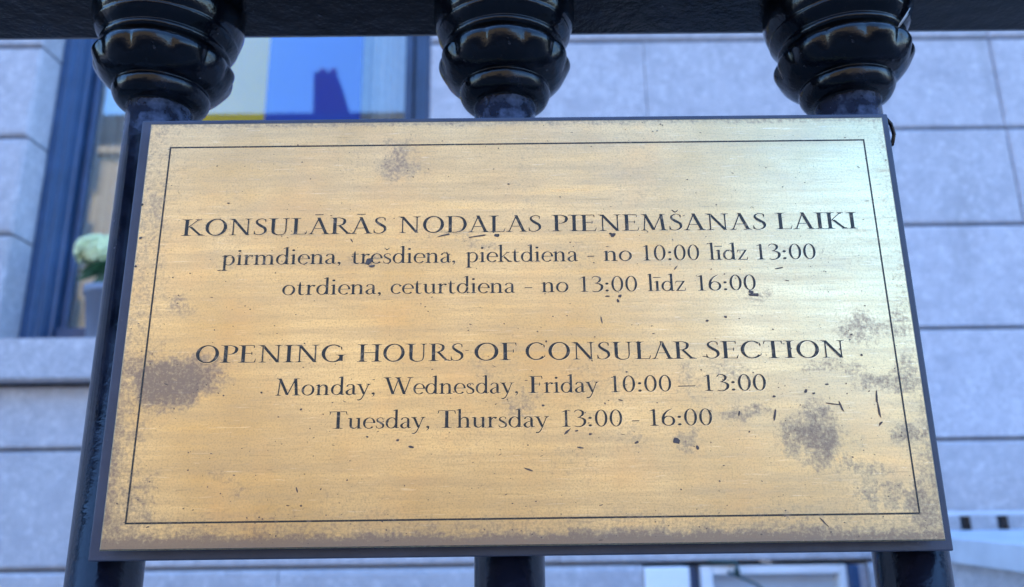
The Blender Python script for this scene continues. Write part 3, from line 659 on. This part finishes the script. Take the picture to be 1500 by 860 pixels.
words = [ # text, x start, x end, baseline y start, baseline y end, cap height px, line
 ('KONSULĀRĀS',265,566,345.8,342.2,24,0),('NODAĻAS',583,793,341.6,339.4,24,0),('PIEŅEMŠANAS',808,1123,339.2,336.4,24,0),('LAIKI',1137,1257,336,335,24,0),
 ('pirmdiena,',324,499,389,386.6,23.5,1),('trešdiena,',515,667,386.8,384.8,23.5,1),('piektdiena',682,847,384.4,383,23.5,1),('-',861,871,382.8,382.6,23.5,1),('no',884,926,382.6,382.2,23.5,1),('10:00',942,1025,382,381,23.5,1),('līdz',1039,1096,381,380.6,23.5,1),('13:00',1109,1196,380.4,379.6,23.5,1),
 ('otrdiena,',413,558,432.6,431,23.5,2),('ceturtdiena',572,755,430.8,429.2,23.5,2),('-',769,780,428.8,428.6,23.5,2),('no',793,833,428.4,428,23.5,2),('13:00',850,934,427.8,427,23.5,2),('līdz',949,1005,426.8,426.2,23.5,2),('16:00',1022,1108,426,425,23.5,2),
 ('OPENING',286,506,532,530.4,25.5,3),('HOURS',523,679,530.2,528.6,25.5,3),('OF',695,757,528.4,527.6,25.5,3),('CONSULAR',770,1021,527.4,525.6,25.5,3),('SECTION',1035,1239,525.4,524,25.5,3),
 ('Monday,',403,549,580,578,25,4),('Wednesday,',561,759,578,576.2,25,4),('Friday',774,878,576,575,25,4),('10:00',895,984,574.8,573.4,25,4),('–',994,1019,573.4,573,25,4),('13:00',1032,1123,573,572,25,4),
 ('Tuesday,',482,629,628.6,627,25.5,5),('Thursday',641,805,627,626,25.5,5),('13:00',823,912,625.4,624.6,25.5,5),('-',926,937,624.4,624.2,25.5,5),('16:00',952,1044,624,623,25.5,5)]
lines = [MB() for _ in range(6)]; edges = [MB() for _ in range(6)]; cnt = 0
for (txt, xa, xb, ya, yb, cap, li) in words:
    gl = [glyph(c) for c in txt]; sp = .035 if txt.isupper() else .0
    # ink extents
    pen = 0; items = []; lo = 9; hi = -9
    for g, A in gl:
        for L, Q in g:
            for q in L+Q: lo = min(lo, q[0]+pen); hi = max(hi, q[0]+pen)
        items.append((g, pen)); pen += A + sp
    u0, z0 = uv(xa, ya); u1, z1 = uv(xb, yb)
    ux, uz = uv((xa+xb)/2, (ya+yb)/2); _, zt = uv((xa+xb)/2, (ya+yb)/2-cap); ch_ = zt-uz
    for g, off in items:
        for L, Q in g:
            cnt += 1; yy = -.00005 - (cnt % 12)*.000006 - .00004
            def tr(q):
                t = (q[0]+off-lo)/(hi-lo); return (u0+(u1-u0)*t, yy, z0+(z1-z0)*t + q[1]*ch_)
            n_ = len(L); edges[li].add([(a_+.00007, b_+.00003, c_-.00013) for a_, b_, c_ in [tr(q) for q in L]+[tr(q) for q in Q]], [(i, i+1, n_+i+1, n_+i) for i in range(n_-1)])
            lines[li].add([tr(q) for q in L]+[tr(q) for q in Q], [(i, i+1, n_+i+1, n_+i) for i in range(n_-1)])
M['highlight'] = simple('highlight_brass', (.93, .76, .48), .3, .95, var=.08, scale=300)  # bright offset copy behind the letters, painting a lit lower-right edge
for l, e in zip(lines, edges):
    lo_ = l.build('lettering', M['ink'], pl); e.build('letter_highlight', M['highlight'], lo_)

# corrosion pits and scratches
pt = MB(); rs = random.Random(21)
def fleck(px_, py_, L, Wd, ang, jag=.35):
    cx, cz = uv(px_, py_); s = .000233; n = 7; vs = []
    for i in range(n):
        a = 2*math.pi*i/n; r = 1+rs.uniform(-jag, jag); x = math.cos(a)*L/2*r*s; z = math.sin(a)*Wd*.4*r*s
        vs.append((cx+x*math.cos(ang)-z*math.sin(ang), -.00014-rs.uniform(0, .00003), cz+x*math.sin(ang)+z*math.cos(ang)))
    pt.add(vs, [tuple(range(n))])
for q in ((1105,432,18,8,.0),(1100,428,7,8,.5),(515,352,3,9,.5),(540,383,12,12,.3),(545,390,10,6,0),(727,345,9,8,0),(700,346,26,3,.15),(650,345,26,3,.25),(898,344,9,8,.4),(908,434,6,6,.8),(1140,393,18,3,.15),(990,392,10,3,.8),
          (881,468,3,16,.15),(990,646,10,12,.1),(1083,605,3,12,-.3),(775,688,15,4,-.3),(851,656,12,3,-.2),(602,655,10,4,-.25),(831,632,14,4,.7),(845,631,6,4,.3),(865,636,9,4,.1),(933,648,8,5,.5),
          (1287,600,3,34,.08),(1284,582,3,30,-.06),(1290,620,9,4,.8),(1232,595,3,26,.3),(1222,592,22,2.5,-.15),(1135,608,3,20,-.25),(1134,581,7,5,.2),(1180,573,6,6,.7),(1192,576,5,4,0),(1211,563,6,4,0),(1262,520,4,4,0),(918,545,4,3,0),
          (383,575,4,4,0),(441,600,4,4,0),(435,718,3,12,.35),(441,741,4,4,0),(538,640,5,4,0),(583,645,5,4,0),(1060,682,3,3,0),(1036,470,5,5,0),(1063,464,5,5,0),(890,434,8,3,0),(905,441,4,8,.5),(1022,656,4,8,.5),(886,591,3,5,.2),(796,594,5,4,0),(908,586,8,3,-.2),
          (335,298,4,3,0),(208,300,5,5,.3),(206,349,6,5,.6),(199,390,4,5,0),(1205,763,3,16,.7),(1210,768,14,2,-.75),(800,500,3,4,.2),(960,372,3,8,0),(1247,490,4,4,0),(745,270,4,3,0)):
    fleck(*q)
for i in range(1100):
    x = rs.uniform(150, 1380); y = rs.uniform(178, 798)
    k = rs.random(); L = rs.choice((1.0, 1.1, 1.3, 1.6, 2.0, 2.8)) if k < .96 else rs.uniform(4, 8)
    cx, cz = uv(x, y)
    if abs(cx) > .1445 or abs(cz-PZ) > .0795: continue
    fleck(x, y, L, L*rs.uniform(.6, 1) if k < .96 else rs.uniform(1, 1.8), rs.uniform(-.6, .6))
po = pt.build('corrosion_marks', M['pit'], pl); po['kind'] = 'stuff'
# dark metal tab of the fixing clamp behind the right upper corner
tp = [at(1296, 172, .016), at(1305, 182, .017), at(1309.5, 197, .018), at(1307, 212, .019), at(1298, 216, .020)]
MB().tube(tp, .0008, 8).build('fixing_clamp', M['iron'], pl, smooth=True)
MB().tube([p + Vector((-.0012, .004, 0)) for p in tp], .0012, 8).build('fixing_clamp', M['iron'], pl, smooth=True)

# a loose cobweb thread by the right collar
cw = MB().tube([at(1333, 12, .004), at(1326, 24, .003), at(1319, 34, .003), at(1313, 45, .004)], [.00012, .00025, .0002, .0001], 5)
cw.tube([at(1313, 45, .004), at(1322, 33, .001), at(1331, 20, .004)], .00008, 5)
tag(cw.build('cobweb', simple('cobweb_thread', (.55, .55, .55), .8), smooth=True), 'short pale cobweb thread hanging beside the right collar below the rail', 'cobweb')
